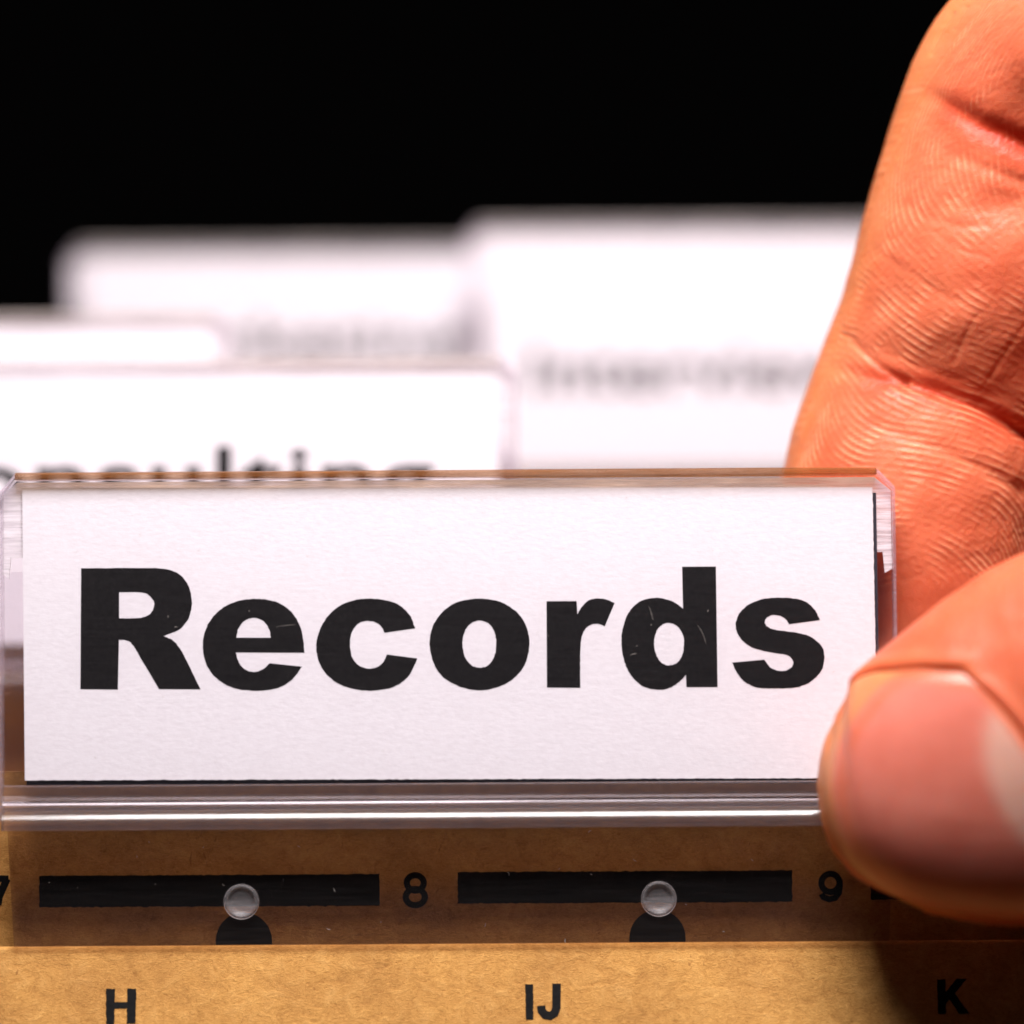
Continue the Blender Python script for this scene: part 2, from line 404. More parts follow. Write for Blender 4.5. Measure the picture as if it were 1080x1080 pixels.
# ------------------------------------------------------------------ clear tab
def tab_parts(root, full=True):
    # outlines are level here; the roll comes with the root
    def R(pts): return [P(*p) for p in pts]
    prism('window_panel', R([(4, 516), (19, 504), (922, 504), (940, 518), (941, 826), (4, 826)]), 0.95, 1.25, M['sheet'], root)
    prism('back_plate', R([(5, 600), (940, 600), (940, 826), (5, 826)]), -0.30, 0.0, M['sheet'], root)
    prism('back_lip', R([(4, 518), (19, 506), (922, 506), (939, 520), (939.5, 603), (932, 607), (930, 585), (12, 585), (10, 607), (4, 603)]), 0.12, 0.40, M['lip'], root)
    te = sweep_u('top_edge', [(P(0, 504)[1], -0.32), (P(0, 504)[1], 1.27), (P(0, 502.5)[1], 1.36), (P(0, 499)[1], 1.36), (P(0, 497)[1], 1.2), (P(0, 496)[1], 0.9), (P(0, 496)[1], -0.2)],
            P(18, 0)[0], P(923, 0)[0], M['board_reflection'], root)
    for sx in (0, 1):
        if sx == 0: pts = [(1.5, 517), (17.6, 497.5), (17.6, 503.6), (4.6, 518.5), (4.2, 862), (1.5, 862)]
        else: pts = [(923.4, 497.5), (942.5, 517), (944, 862), (940.5, 862), (939.5, 519), (923.4, 503.6)]
        prism('side_edge', R(pts), -0.32, 1.3, M['side'], root, 0.05)
    y = lambda a: P(0, a)[1]
    arc = [(y(870)+1.5*math.sin(t), 0.5+1.5*math.cos(t)) for t in np.radians(np.linspace(70, -4, 20))]
    prof = [(y(824.5), 0.02), (y(824.5), 0.94), (y(826), 1.10), (y(829), 1.17), (y(833), 1.19), (y(839), 1.19), (y(841), 1.22), (y(842.5), 1.17), (y(844), 1.08)]
    prof += arc + [(y(872), 0.6), (y(870), -0.35), (y(869), -0.95), (y(864), -0.95), (y(861), -0.2), (y(857), 0.3), (y(850), 0.55), (y(843), 0.4), (y(836), 0.05)]
    rl = sweep_u('rail', prof, P(4.4, 0)[0], P(940, 0)[0], M['rail'], root)
    rl.data.polygons.foreach_set('use_smooth', [True]*len(rl.data.polygons)); rl.data.set_sharp_from_angle(angle=0.6)
    fl = prism('flap', R([(6, 868), (939, 868), (934, 994), (13, 994)]), -0.95, -0.62, M['flap'], root, 0.06)
    for i, (sx, sy) in enumerate(STUDS):
        sx, sy = rot_px(sx, sy); cu, cv = P(sx, sy); n = 32
        prof = [(0.0, -1.75), (1.12, -1.75), (1.14, -0.60), (1.17, -0.42), (1.10, -0.30), (0.98, -0.26), (0.88, -0.32), (0.82, -0.46), (0.5, -0.50), (0.0, -0.50)]
        vs = []; fs = []
        for r, w in prof:
            for k in range(n):
                t = 2*math.pi*k/n; vs.append((cu+r*math.cos(t), cv+r*math.sin(t), w))
        for a in range(len(prof)-1):
            for k in range(n): fs.append((a*n+k, a*n+(k+1) % n, (a+1)*n+(k+1) % n, (a+1)*n+k))
        so = obj('stud', vs, fs, M['stud'], root, True)
        bm = bmesh.new(); bm.from_mesh(so.data); bmesh.ops.remove_doubles(bm, verts=bm.verts, dist=1e-7)
        bmesh.ops.recalc_face_normals(bm, faces=bm.faces); bm.to_mesh(so.data); bm.free()
def tab_matrix(dx=0, s=0, dz=0): return base_matrix(dx, s, dz) @ ROLL @ TILT
front_tab = empty('index_tab', tab_matrix())
tag(front_tab, 'clear plastic index tab in front, clipped to the folder and pinched by the hand', 'index tab', 'clear index tabs')
tab_parts(front_tab)
# lint and scratches lying on the plastic
vs, fs = [], []
def fibre(x, y, w, ln, ang, curl, th):
    k = 6; p = np.array((x, y), float); pts = []
    for i in range(k+1):
        pts.append(p.copy()); p = p+np.array((math.cos(ang), math.sin(ang)))*ln/k; ang += curl/k
    l, r = [], []
    for i, q in enumerate(pts):
        d = pts[min(i+1, k)]-pts[max(i-1, 0)]; d = d/np.linalg.norm(d); nn = np.array((-d[1], d[0]))*th*(0.35+0.65*math.sin(math.pi*(i+0.4)/(k+0.8)))
        for s in (-1, 1):
            a = q+nn*s; uu, vv = P(*a); vs.append((uu, vv, w)); vs.append((uu, vv, w+0.03))
    b = len(vs)-4*(k+1)
    for i in range(k):
        o = b+4*i; q = o+4
        fs.extend([(o+1, o+3, q+3, q+1), (o, q, q+2, o+2), (o, o+1, q+1, q), (o+2, q+2, q+3, o+3)])
for _ in range(22): fibre(random.uniform(30, 900), random.uniform(872, 990), -0.615, random.uniform(1, 5), random.uniform(0, 6.28), random.uniform(-2.5, 2.5), random.uniform(0.2, 0.36))
for _ in range(46): fibre(random.uniform(40, 900), random.uniform(520, 815), 1.255, random.uniform(0.8, 4), random.uniform(0, 6.28), random.uniform(-2, 2), random.uniform(0.16, 0.28))
fibre(683, 641, 1.255, 15, 1.25, 0.1, 0.11); fibre(734, 661, 1.255, 22, 1.0, 0.4, 0.10); fibre(663, 692, 1.255, 7, -0.35, 0.3, 0.16); fibre(292, 660, 1.255, 20, -0.15, 0.1, 0.09)
lint = obj('lint', vs, fs, M['lint'], front_tab); lint['kind'] = 'stuff'; lint['label'] = 'pale specks and fibres of lint on the plastic'

# ------------------------------------------------------------------ the label and its lettering
def tr(pts, z, ox, oy): return [((p[0]/z+ox), (p[1]/z+oy))+tuple(p[2:]) for p in pts]
c_ = 1
GL = [
 ('R', 6.747, 70, 580, [[(100,133,1),(98,992,1),(362,992,1),(370,640,1),(405,641),(445,655),(480,695),(500,730),(655,990,1),(948,990,1),(835,765),(800,700),(750,645),(682,613,1),(790,572),(855,500),(882,420),(882,345),(860,260),(800,180),(730,147),(640,133),(560,133)],
                        [(370,303,1),(500,303),(570,318),(617,380),(595,450),(530,483),(470,488),(370,488,1)]]),
 ('e', 7.715, 200, 600, [[(920,683,1),(915,590),(890,480),(830,370),(740,293),(640,258),(510,248),(370,268),(250,325),(160,420),(110,530),(98,620),(108,720),(150,820),(230,905),(340,965),(480,990),(620,985),(740,955),(830,892),(903,797,1),(640,770,1),(590,815),(510,840),(430,810),(385,750),(368,683,1)],
                        [(370,563,1),(385,490),(435,425),(510,400),(585,425),(635,490),(650,563,1)]]),
 ('c', 7.715, 320, 600, [[(893,483,1),(850,380),(770,300),(660,258),(510,246),(370,265),(250,325),(155,430),(105,540),(93,620),(105,730),(150,825),(235,910),(350,965),(500,990),(640,980),(760,940),(850,860),(912,730,1),(665,698,1),(635,760),(585,800),(510,812),(435,785),(385,720),(365,620),(380,520),(430,450),(510,425),(580,440),(625,480),(645,522,1)]]),
 ('o', 7.715, 440, 600, [[(490,245),(640,265),(770,335),(855,440),(892,560),(890,660),(855,780),(780,880),(670,950),(530,985),(400,978),(270,930),(165,850),(105,730),(85,610),(100,500),(150,400),(240,310),(350,262)],
                        [(490,422),(570,450),(615,530),(625,610),(610,710),(560,785),(490,805),(420,780),(370,710),(352,610),(370,510),(420,445)]]),
 ('r', 7.71, 560, 600, [[(106,265,1),(350,265,1),(357,370,1),(395,310),(450,258),(530,242),(600,255),(658,280,1),(580,468,1),(540,452),(490,450),(430,480),(395,550),(381,660),(380,760),(380,966,1),(110,966,1)]]),
 ('d', 6.968, 640, 585, [[(535,92,1),(782,92,1),(790,972,1),(562,972,1),(558,885,1),(500,945),(420,985),(330,990),(240,965),(160,890),(110,790),(88,660),(98,540),(140,430),(210,355),(290,325),(380,322),(470,350),(540,400,1)],
                        [(430,503),(500,530),(540,600),(545,660),(535,730),(495,795),(435,813),(380,795),(340,730),(328,650),(340,575),(375,525)]]),
 ('s', 7.715, 760, 600, [[(782,420,1),(745,345),(690,285),(600,248),(450,238),(320,248),(200,295),(125,370),(97,460),(120,540),(180,610),(270,655),(430,688),(520,705),(563,755),(540,810),(465,832),(390,810),(355,775),(330,740,1),(68,765,1),(110,850),(170,920),(270,965),(430,972),(580,965),(700,920),(790,830),(815,730),(800,640),(730,570),(640,530),(500,508),(390,490),(335,445),(355,395),(420,378),(490,400),(530,450,1)]]),
]
def level(x, y):      # letters were measured on the rolled label
    return P(*rot_px(x, y))
edge = [(22, 515), (917, 514.5)]
edge += [(917+4.5*t+rng.normal(0, 0.16), 514.5+305.5*t) for t in np.linspace(0.02, 0.98, 90)] + [(921.5, 820)]
edge += [(921.5-895*t, 820+2.5*t+min(rng.normal(0, 0.22), 0.5)) for t in np.linspace(0.005, 0.995, 240)] + [(26.5, 822.5)]
card = prism('label_card', [level(*p) for p in edge], 0.48, 0.66, M['paper'])
card.matrix_world = tab_matrix()
tag(card, 'white paper label printed Records in bold black inside the front tab', 'label', 'paper labels in the tabs')
prism('backing', [level(*p) for p in ((30, 522), (921, 520), (925, 826), (28, 827.5))], 0.42, 0.46, M['dark'], card)  # added dark sheet, painted in for the shadow gap round the paper
for ch, z, ox, oy, loops in GL:
    ls = [spline_loop(tr(l, z, ox, oy), 8) for l in loops]
    ls = [[tuple(np.array(q)+rng.normal(0, 0.16, 2)) for q in l] for l in ls]
    flat('letter', [[level(*q) for q in l] for l in ls], 0.675, M['ink'], card)

# ------------------------------------------------------------------ the files behind
def copy_tree(o, parent=None):
    c = o.copy(); C.objects.link(c); c.parent = parent
    if c.name.startswith('top_edge'): c.material_slots[0].link = 'OBJECT'; c.material_slots[0].material = M['clearedge']
    for ch in list(o.children):
        if ch.name.startswith(('printed', 'lint', 'letter', 'backing')): continue
        copy_tree(ch, c)
    return c
def word(parent, text, x0, x1, ybase, cap, w):
    cu = bpy.data.curves.new('word', 'FONT'); cu.body = text; cu.size = 10; cu.offset = 0.17; cu.space_character = 1.08
    o = bpy.data.objects.new('tmp', cu); C.objects.link(o); bpy.context.view_layer.update()
    me = bpy.data.meshes.new_from_object(o.evaluated_get(bpy.context.evaluated_depsgraph_get()))
    bpy.data.objects.remove(o)
    co = np.zeros(len(me.vertices)*3); me.vertices.foreach_get('co', co); co = co.reshape(-1, 3)
    u0, u1 = co[:, 0].min(), co[:, 0].max()
    capu = 7.3
    co[:, 0] = x0+(co[:, 0]-u0)/(u1-u0)*(x1-x0); co[:, 1] = ybase+co[:, 1]/capu*cap; co[:, 2] = w
    me.vertices.foreach_set('co', (co*MM).ravel()); me.materials.clear(); me.materials.append(M['ink']); me.update()
    o = bpy.data.objects.new('lettering', me); C.objects.link(o); o.parent = parent
    return o
FILES = [  # dx, s (mm behind), tab label, card label, folder label, word
 (-24.8, 26.4, 0, 'blurred clear tab right behind the front one, at the left, around the Consulting label', 'blurred white label reading Consulting, just above the front tab', 'brown folder board under the blurred Consulting tab', ('Consulting', -130, 457, 535, 66)),
 (-46.0, 40.3, -0.6, 'blurred clear tab at the left edge, its top just above the Consulting tab', 'blurred blank white label at the left edge, mostly hidden by the Consulting label', 'brown folder board under the blurred tab at the left edge', None),
 (-3.4, 83.0, -6.3, 'blurred clear tab with rounded corner standing against the black, upper left', 'blurred white label in the upper left tab, its word half hidden', 'brown folder board under the upper left blurred tab', ('Marketing', 130, 486, 376, 40)),
 (29.9, 76.0, -2.6, 'tallest blurred clear tab, left of the index finger', 'blurred white label of the tallest tab, its small word beside the finger', 'brown folder board under the tallest tab', ('Interviews', 560, 925, 411, 46)),
]
for dx, s, dz, tl, cl, fl, wd in FILES:
    f = copy_tree(front_folder)
    tag(f, fl, 'folder', 'hanging folders')
    f.matrix_world = base_matrix(dx, s, dz) @ ROLL
    t = copy_tree(front_tab); t.matrix_world = tab_matrix(dx, s, dz); tag(t, tl, 'index tab', 'clear index tabs')
    k = copy_tree(card); k.matrix_world = tab_matrix(dx, s, dz); tag(k, cl, 'label', 'paper labels in the tabs')
    if wd:
        txt, xa, xb, yb, cap = wd; ww = -s*math.cos(TH)+dz*math.sin(TH); sc = (DIST-ww)/DIST; dv = s*math.sin(TH)+dz*math.cos(TH)
        def loc(x, y): u, v = px(x, y); return u*sc-dx, v*sc-dv
        ua, vb = loc(xa, yb); ub, _ = loc(xb, yb)
        word(k, txt, ua, ub, vb, cap*PX*sc, 0.70)

# ------------------------------------------------------------------ hand
def catmull(keys, t):
    """keys: rows (s, values...), Catmull-Rom through them at parameters t"""
    K = np.array(keys, float); s = K[:, 0]; Y = K[:, 1:]
    m = np.zeros_like(Y)
    for i in range(len(s)):
        a, b = max(i-1, 0), min(i+1, len(s)-1); m[i] = (Y[b]-Y[a])/(s[b]-s[a])
    idx = np.clip(np.searchsorted(s, t, side='right')-1, 0, len(s)-2)
    h = s[idx+1]-s[idx]; x = ((t-s[idx])/h)[:, None]; h = h[:, None]
    return ((2*x**3-3*x**2+1)*Y[idx]+(x**3-2*x**2+x)*h*m[idx]+(-2*x**3+3*x**2)*Y[idx+1]+(x**3-x**2)*h*m[idx+1])
def tube_grid(cen, a, bf, bb, alpha, front=np.array((0, 0, 1.0)), flat_p=None):
    n = len(cen); T = np.gradient(cen, axis=0); T /= np.linalg.norm(T, axis=1)[:, None]
    e2 = front[None]-T*(T@front)[:, None]; e2 /= np.linalg.norm(e2, axis=1)[:, None]
    e1 = np.cross(T, e2)
    sa, ca = np.sin(alpha), np.cos(alpha)
    wgt = 0.5+0.5*np.tanh(ca*6)
    b = bf[:, None]*wgt[None]+bb[:, None]*(1-wgt[None])
    return cen[:, None]+a[:, None, None]*sa[None, :, None]*e1[:, None]+(b*ca[None])[..., None]*e2[:, None]
def grid_normals(G):
    ds = np.gradient(G, axis=0); da = np.roll(G, -1, 1)-np.roll(G, 1, 1)
    n = np.cross(da, ds); n /= np.linalg.norm(n, axis=2)[..., None]+1e-12
    return n
def grid_mesh(name, G, tint, cap0, cap1):
    n, m, _ = G.shape; vs = G.reshape(-1, 3); tt = tint.reshape(-1, 3)
    vs = np.vstack([vs, cap0, cap1]); tt = np.vstack([tt, tint[0].mean(0), tint[-1].mean(0)])
    i = np.arange(n-1)[:, None]; j = np.arange(m)[None]; j2 = (j+1) % m
    q = np.stack([i*m+j, i*m+j2, (i+1)*m+j2, (i+1)*m+j], -1).reshape(-1, 4)
    me = bpy.data.meshes.new(name)
    fs = q.tolist()+[(n*m, k, (k+1) % m)[::-1] for k in range(m)]+[(n*m+1, (n-1)*m+k, (n-1)*m+(k+1) % m) for k in range(m)]
    me.from_pydata((vs*MM).tolist(), [], fs); me.update()
    at = me.color_attributes.new('tint', 'FLOAT_COLOR', 'POINT')
    at.data.foreach_set('color', np.hstack([tt, np.ones((len(tt), 1))]).astype(np.float32).ravel())
    bm = bmesh.new(); bm.from_mesh(me); bmesh.ops.recalc_face_normals(bm, faces=bm.faces); bm.to_mesh(me); bm.free()
    o = bpy.data.objects.new(name, me); C.objects.link(o); return o
def seg_dist(X, Y, pts):
    """distance to a polyline and position along it, 0..1"""
    best = np.full(X.shape, 1e9); pos = np.zeros(X.shape); pts = np.array(pts, float)
    ln = np.linalg.norm(np.diff(pts, axis=0), axis=1); cum = np.concatenate([[0], np.cumsum(ln)]); tot = cum[-1]; side = np.zeros(X.shape)
    for i in range(len(pts)-1):
        d = pts[i+1]-pts[i]; t = np.clip(((X-pts[i, 0])*d[0]+(Y-pts[i, 1])*d[1])/(ln[i]**2), 0, 1)
        qx, qy = X-(pts[i, 0]+t*d[0]), Y-(pts[i, 1]+t*d[1]); dd = np.hypot(qx, qy); k = dd < best
        best[k] = dd[k]; pos[k] = ((cum[i]+t*ln[i])/tot)[k]; side[k] = (np.sign(d[0]*qy-d[1]*qx))[k]
    return best, pos, side
def smooth_noise(shape, sig, seed):
    r = np.random.default_rng(seed).normal(size=shape)
    fy = np.fft.fftfreq(shape[0])[:, None]; fx = np.fft.rfftfreq(shape[1])[None]
    k = np.exp(-2*(math.pi**2)*(sig**2)*(fx**2+fy**2)); z = np.fft.irfft2(np.fft.rfft2(r)*k, s=shape); return z/z.std()
def sstep(a, b, x): t = np.clip((x-a)/(b-a), 0, 1); return t*t*(3-2*t)

# index finger, tip to knuckle: measured centre x, y, depth w, half width, half depth front / back
IK = [ # s is filled from arc length
 (985, 806, -7.0, 3, 2.0, 2.0), (985, 798, -7.4, 45, 3.0, 3.0), (983, 778, -8.0, 82, 4.6, 4.6), (979, 740, -8.8, 113, 6.2, 6.2), (973, 690, -9.0, 131, 7.0, 7.0),
 (966, 620, -9.2, 140, 7.4, 7.6), (963, 560, -9.4, 141, 7.5, 7.8), (974, 500, -9.8, 143, 7.6, 8.0), (992, 440, -10.2, 144, 7.5, 8.2),
 (1006, 400, -10.4, 144, 7.4, 8.4), (1020, 360, -10.2, 144, 7.9, 8.4), (1040, 300, -9.8, 149, 8.4, 8.4), (1056, 240, -9.3, 152, 8.6, 8.6), (1070, 190, -8.8, 155, 8.5, 9.0),
 (1088, 130, -8.0, 157, 8.4, 9.4), (1106, 90, -7.2, 158, 8.4, 9.6), (1136, 40, -5.8, 157, 9.0, 9.4), (1170, -10, -4.2, 158, 9.4, 9.2),
 (1250, -110, -0.5, 160, 9.8, 9.2), (1400, -270, 5, 164, 10, 9.6), (1560, -410, 10, 170, 10.5, 10.5), (1740, -520, 14, 176, 11, 11)]
K = np.array(IK, float)
K[:, 0] += np.interp(K[:, 1], [-100, 0, 100, 215, 490, 700], [50, 42, 30, 19, 8, 4])
cen = np.stack([(K[:, 0]-540)*PX, (540-K[:, 1])*PX, K[:, 2]], 1)
s = np.concatenate([[0], np.cumsum(np.linalg.norm(np.diff(cen, axis=0), axis=1))])
keys = np.column_stack([s, cen, K[:, 3]*PX, K[:, 4], K[:, 5]])
s_vis0, s_vis1 = np.interp([12, ], s, s)[0], s[18]
st = np.concatenate([np.linspace(0, 3, 30, endpoint=False), np.arange(3, s_vis0, 0.35), np.arange(s_vis0, s_vis1, 0.105), np.arange(s_vis1, s[-1], 0.9), [s[-1]]])
vals = catmull(keys, st)
al = np.concatenate([np.linspace(-1.75, 1.15, 280), np.linspace(1.2, 2*math.pi-1.8, 60)])
G = tube_grid(vals[:, :3], np.maximum(vals[:, 3], 0.1), np.maximum(vals[:, 4], 0.1), np.maximum(vals[:, 5], 0.1), al)
PXX = G[..., 0]/PX+540; PYY = 540-G[..., 1]/PX; FRONT = np.cos(al)[None] > -0.2
nrm = grid_normals(G)
if (nrm[200, 140] @ np.array((0, 0, 1.0))) < 0: nrm = -nrm

# ridge map grown on the unrolled skin: along the finger (rows) and round it (columns), 1 unit = 1 px
ys = np.arange(-60, 820); RH = len(ys); RW = 560; x_off = -280
order = np.argsort(K[:18, 1])
cy = np.interp(ys, K[:18, 1][order], K[:18, 0][order]); hy = np.interp(ys, K[:18, 1][order], np.maximum(K[:18, 3], 100)[order])
xs = np.arange(RW)+x_off
A_ = xs[None]/hy[:, None]; XX = cy[:, None]+hy[:, None]*np.sin(np.clip(A_, -1.57, 1.57)); YY = np.repeat(ys[:, None], RW, 1).astype(float)
ang = np.interp(YY, [-60, 50, 100, 160, 220, 300, 380, 440, 500], np.radians([100, 88, 72, 60, 46, 30, 22, 17, 14]))
ang = ang + np.radians(38)*sstep(-0.45, -1.2, A_)*sstep(395, 450, YY)*(1-sstep(500, 540, YY)) - np.radians(16)*sstep(-0.6, -1.3, A_)*sstep(240, 330, YY)*(1-sstep(380, 400, YY))
core = (962, 662)
circ = np.arctan2((XX-core[0]), -(YY-core[1]))          # tangent of the rings round the core
wc = sstep(460, 545, YY)
ang2 = 0.5*np.arctan2((1-wc)*np.sin(2*ang)+wc*np.sin(2*circ), (1-wc)*np.cos(2*ang)+wc*np.cos(2*circ))
ang2 = ang2+0.10*smooth_noise((RH, RW), 22, 3)
PITCH = 6.9
nb = 20; rr = np.random.default_rng(5).normal(size=(RH, RW))
fy = np.fft.fftfreq(RH)[:, None]; fx = np.fft.fftfreq(RW)[None]
f0 = 1/PITCH
banks = []
for k in range(nb):
    t = math.pi*k/nb; gx, gy = -math.sin(t), math.cos(t)       # across the ridge
    al_ = fx*gx+fy*gy; pe_ = fx*math.cos(t)+fy*math.sin(t)
    g = np.exp(-((np.abs(al_)-f0)**2)/(2*(0.022**2))-(pe_**2)/(2*(0.016**2))); banks.append(g)
ib = np.round((ang2 % math.pi)/(math.pi/nb)).astype(int) % nb
z = rr
for it in range(7):
    F = np.fft.fft2(z); nz = np.zeros_like(z)
    for k in range(nb):
        mk = ib == k
        if mk.any(): nz[mk] = np.real(np.fft.ifft2(F*banks[k]))[mk]
    z = np.tanh(nz/nz.std()*1.1)
ridge = z*(0.62+0.38*np.clip(smooth_noise((RH, RW), 9, 8), -1, 1.5))
fine = smooth_noise((RH, RW), 1.6, 21)
def bil(Mp, r, c):
    r = np.clip(r, 0, Mp.shape[0]-1.001); c = np.clip(c, 0, Mp.shape[1]-1.001); r0 = r.astype(int); c0 = c.astype(int); a = r-r0; b = c-c0
    return (Mp[r0, c0]*(1-a)*(1-b)+Mp[r0+1, c0]*a*(1-b)+Mp[r0, c0+1]*(1-a)*b+Mp[r0+1, c0+1]*a*b)
ALG = np.repeat(al[None], len(st), 0); ALG = np.where(ALG > math.pi, ALG-2*math.pi, ALG)
# position along the finger measured on its centre line, so the rows follow the finger
rowy = np.interp(PYY, ys, np.arange(RH)); hh = np.interp(PYY, ys, hy); cc = np.interp(PYY, ys, cy)
asn = np.arcsin(np.clip((PXX-cc)/hh, -1, 1)); asn = np.where(np.abs(ALG) > 1.57, np.sign(ALG)*1.57+(ALG-np.sign(ALG)*1.57), asn)
colx = asn*hh-x_off
RV = bil(ridge, rowy, colx); FV = bil(fine, rowy, colx)
amp = sstep(-1.75, -0.9, ALG)*(1-sstep(1.3, 1.8, ALG))
amp = amp*np.interp(PYY, [-60, 60, 110, 170, 240, 330, 520, 800], [0.35, 0.45, 0.5, 0.75, 0.8, 1.0, 1.45, 1.6])
# creases: points, width px, depth mm at start / end, red
CR = [
 ([(868, 372), (893, 387), (935, 398), (985, 408), (1040, 428), (1090, 455), (1150, 480)], 9, 0.10, 1.05, 1.0),
 ([(895, 342), (912, 362), (935, 385), (965, 404)], 4, 0.06, 0.25, 0.4),
 ([(905, 438), (950, 456), (990, 472), (1035, 492), (1085, 518)], 7, 0.03, 0.20, 0.6),
 ([(972, 82), (1000, 106), (1035, 131), (1080, 153), (1150, 180)], 11, 0.08, 1.1, 1.0),
 ([(990, 150), (1030, 172), (1080, 192), (1130, 205)], 7, 0.03, 0.28, 0.5),
 ([(950, 205), (985, 228), (1020, 238), (1050, 236)], 5, 0.03, 0.08, 0.3),
 ([(928, 256), (950, 274), (985, 300), (1020, 318)], 5, 0.04, 0.06, 0.3),
 ([(985, 238), (1015, 262), (1055, 272)], 3, 0.03, 0.04, 0.2),
 ([(1037, 322), (1022, 352), (1008, 385)], 3.0, 0.04, 0.07, 0.3), ([(1085, 335), (1065, 365), (1045, 402)], 3.0, 0.05, 0.09, 0.3),
 ([(1018, 5), (1003, 28), (991, 55)], 2.2, 0.08, 0.05, 0.0), ([(1030, 2), (1015, 30)], 2.2, 0.06, 0.04, 0.0),
]
disp = np.zeros(PXX.shape); red = np.zeros(PXX.shape)
for pts, wd, d0, d1, rd in CR:
    dd, po, sd = seg_dist(PXX, PYY, pts); fade = sstep(0, 0.12, po)*(1-sstep(0.93, 1.0, po) if po.max() > 0 and pts[-1][0] < 1085 else 1)
    dep = d0+(d1-d0)*po
    disp -= dep*np.exp(-(dd/wd)**2)*fade
    disp -= 0.35*dep*np.exp(-(dd/(wd*2.6))**2)*fade
    if rd: red = np.maximum(red, rd*np.exp(-(dd/(wd*2.2))**2)*np.clip(dep/0.5, 0.2, 1)*fade)
def gbump(cx, cy_, rx, ry, h): return h*np.exp(-((PXX-cx)/rx)**2-((PYY-cy_)/ry)**2)
disp += gbump(1050, 300, 90, 70, 0.9)+gbump(1110, 50, 110, 60, 1.0)+gbump(1000, 520, 110, 90, 0.5)+gbump(1030, 345, 60, 30, 0.3)
disp -= gbump(1060, 215, 50, 22, 0.35)
disp = disp+0.03*bil(smooth_noise((RH, RW), 10, 31), rowy, colx)
RIDGE = 0.021
ridge_d = RIDGE*amp*RV*(1-0.5*np.clip(red, 0, 1))+0.009*FV*sstep(-2.0, -1.2, ALG)
fr_ok = (np.abs(ALG) < 1.95)
disp = np.where(fr_ok, disp, 0)*(1-sstep(1.55, 1.95, np.abs(ALG)))
vis = (1-sstep(s[17], s[18], st))[:, None]
tipfade = sstep(0.5, 4, st)[:, None]
G = G+nrm*((disp+np.where(fr_ok, ridge_d, 0))*vis*tipfade)[..., None]
# the pulp flattens where it presses against the back of the tab
lim = -0.55-0.012*np.clip(PYY-560, 0, 400)*0
over = np.clip(G[..., 2]-lim, 0, 9); sel = PYY > 500
G[..., 2] = np.where(sel, G[..., 2]-over*0.92, G[..., 2])
tint = np.zeros(G.shape)
flush = np.clip(gbump(1060, 600, 130, 150, 0.30)+gbump(1090, 330, 60, 70, 0.35)+gbump(1090, 100, 60, 40, 0.3), 0, 0.6)
tint[..., 0] = np.clip(np.maximum(red, flush)+0.10*bil(smooth_noise((RH, RW), 18, 41), rowy, colx), 0, 1)*fr_ok
tint[..., 1] = np.clip(sstep(-0.75, -1.35, ALG)*0.55+np.clip(RV, 0, 1)*amp*0.08, 0, 1)
tint[..., 2] = np.clip(RV-0.1, 0, 1)**1.3*amp*0.9*vis*fr_ok*(1-0.4*np.clip(red, 0, 1))
tint[..., 0] *= (1-0.8*np.clip(tint[..., 1]*1.4, 0, 1)*sstep(-0.6, -1.1, ALG))
finger = grid_mesh('finger', G, tint, G[0].mean(0), G[-1].mean(0))

# thumb, tip to base
TK = [
 (856, 823, 6.6, 4, 1.5, 1.5), (858, 823, 6.6, 30, 2.2, 2.2), (864, 823, 6.62, 52, 3.1, 2.9), (877, 823, 6.68, 76, 4.0, 3.8), (898, 822, 6.85, 103, 4.9, 4.7), (925, 818, 7.2, 125, 5.5, 5.4),
 (965, 811, 7.7, 146, 5.9, 6.0), (1005, 802, 8.0, 163, 6.2, 6.4), (1045, 791, 8.2, 177, 6.5, 6.6), (1085, 779, 8.4, 188, 6.9, 6.8), (1140, 760, 8.8, 194, 7.4, 7.2), (1220, 732, 9.6, 192, 8.0, 8.0),
 (1320, 700, 11, 184, 8.6, 9), (1460, 660, 14, 178, 9, 10), (1620, 610, 18, 186, 10, 12), (1800, 560, 22, 215, 12, 14), (2000, 500, 26, 240, 13, 15)]
K2 = np.array(TK, float)
cen = np.stack([(K2[:, 0]-540)*PX, (540-K2[:, 1])*PX, K2[:, 2]], 1)
s2 = np.concatenate([[0], np.cumsum(np.linalg.norm(np.diff(cen, axis=0), axis=1))])
keys2 = np.column_stack([s2, cen, K2[:, 3]*PX, K2[:, 4], K2[:, 5]])
sv = s2[11]
st2 = np.concatenate([np.linspace(0, 1.2, 24, endpoint=False), np.arange(1.2, sv, 0.14), np.arange(sv, s2[-1], 1.0), [s2[-1]]])
al2 = np.concatenate([np.linspace(-1.9, 1.9, 260), np.linspace(1.95, 2*math.pi-1.95, 60)])
def thumb_at(stv, alv):
    v = catmull(keys2, stv)
    return tube_grid(v[:, :3], np.maximum(v[:, 3], 0.1), np.maximum(v[:, 4], 0.1), np.maximum(v[:, 5], 0.1), alv)
G2 = thumb_at(st2, al2); n2 = grid_normals(G2)
if n2[80, 130, 2] < 0: n2 = -n2
AL2 = np.repeat(al2[None], len(st2), 0); AL2 = np.where(AL2 > math.pi, AL2-2*math.pi, AL2); S2 = np.repeat(st2[:, None], len(al2), 1)
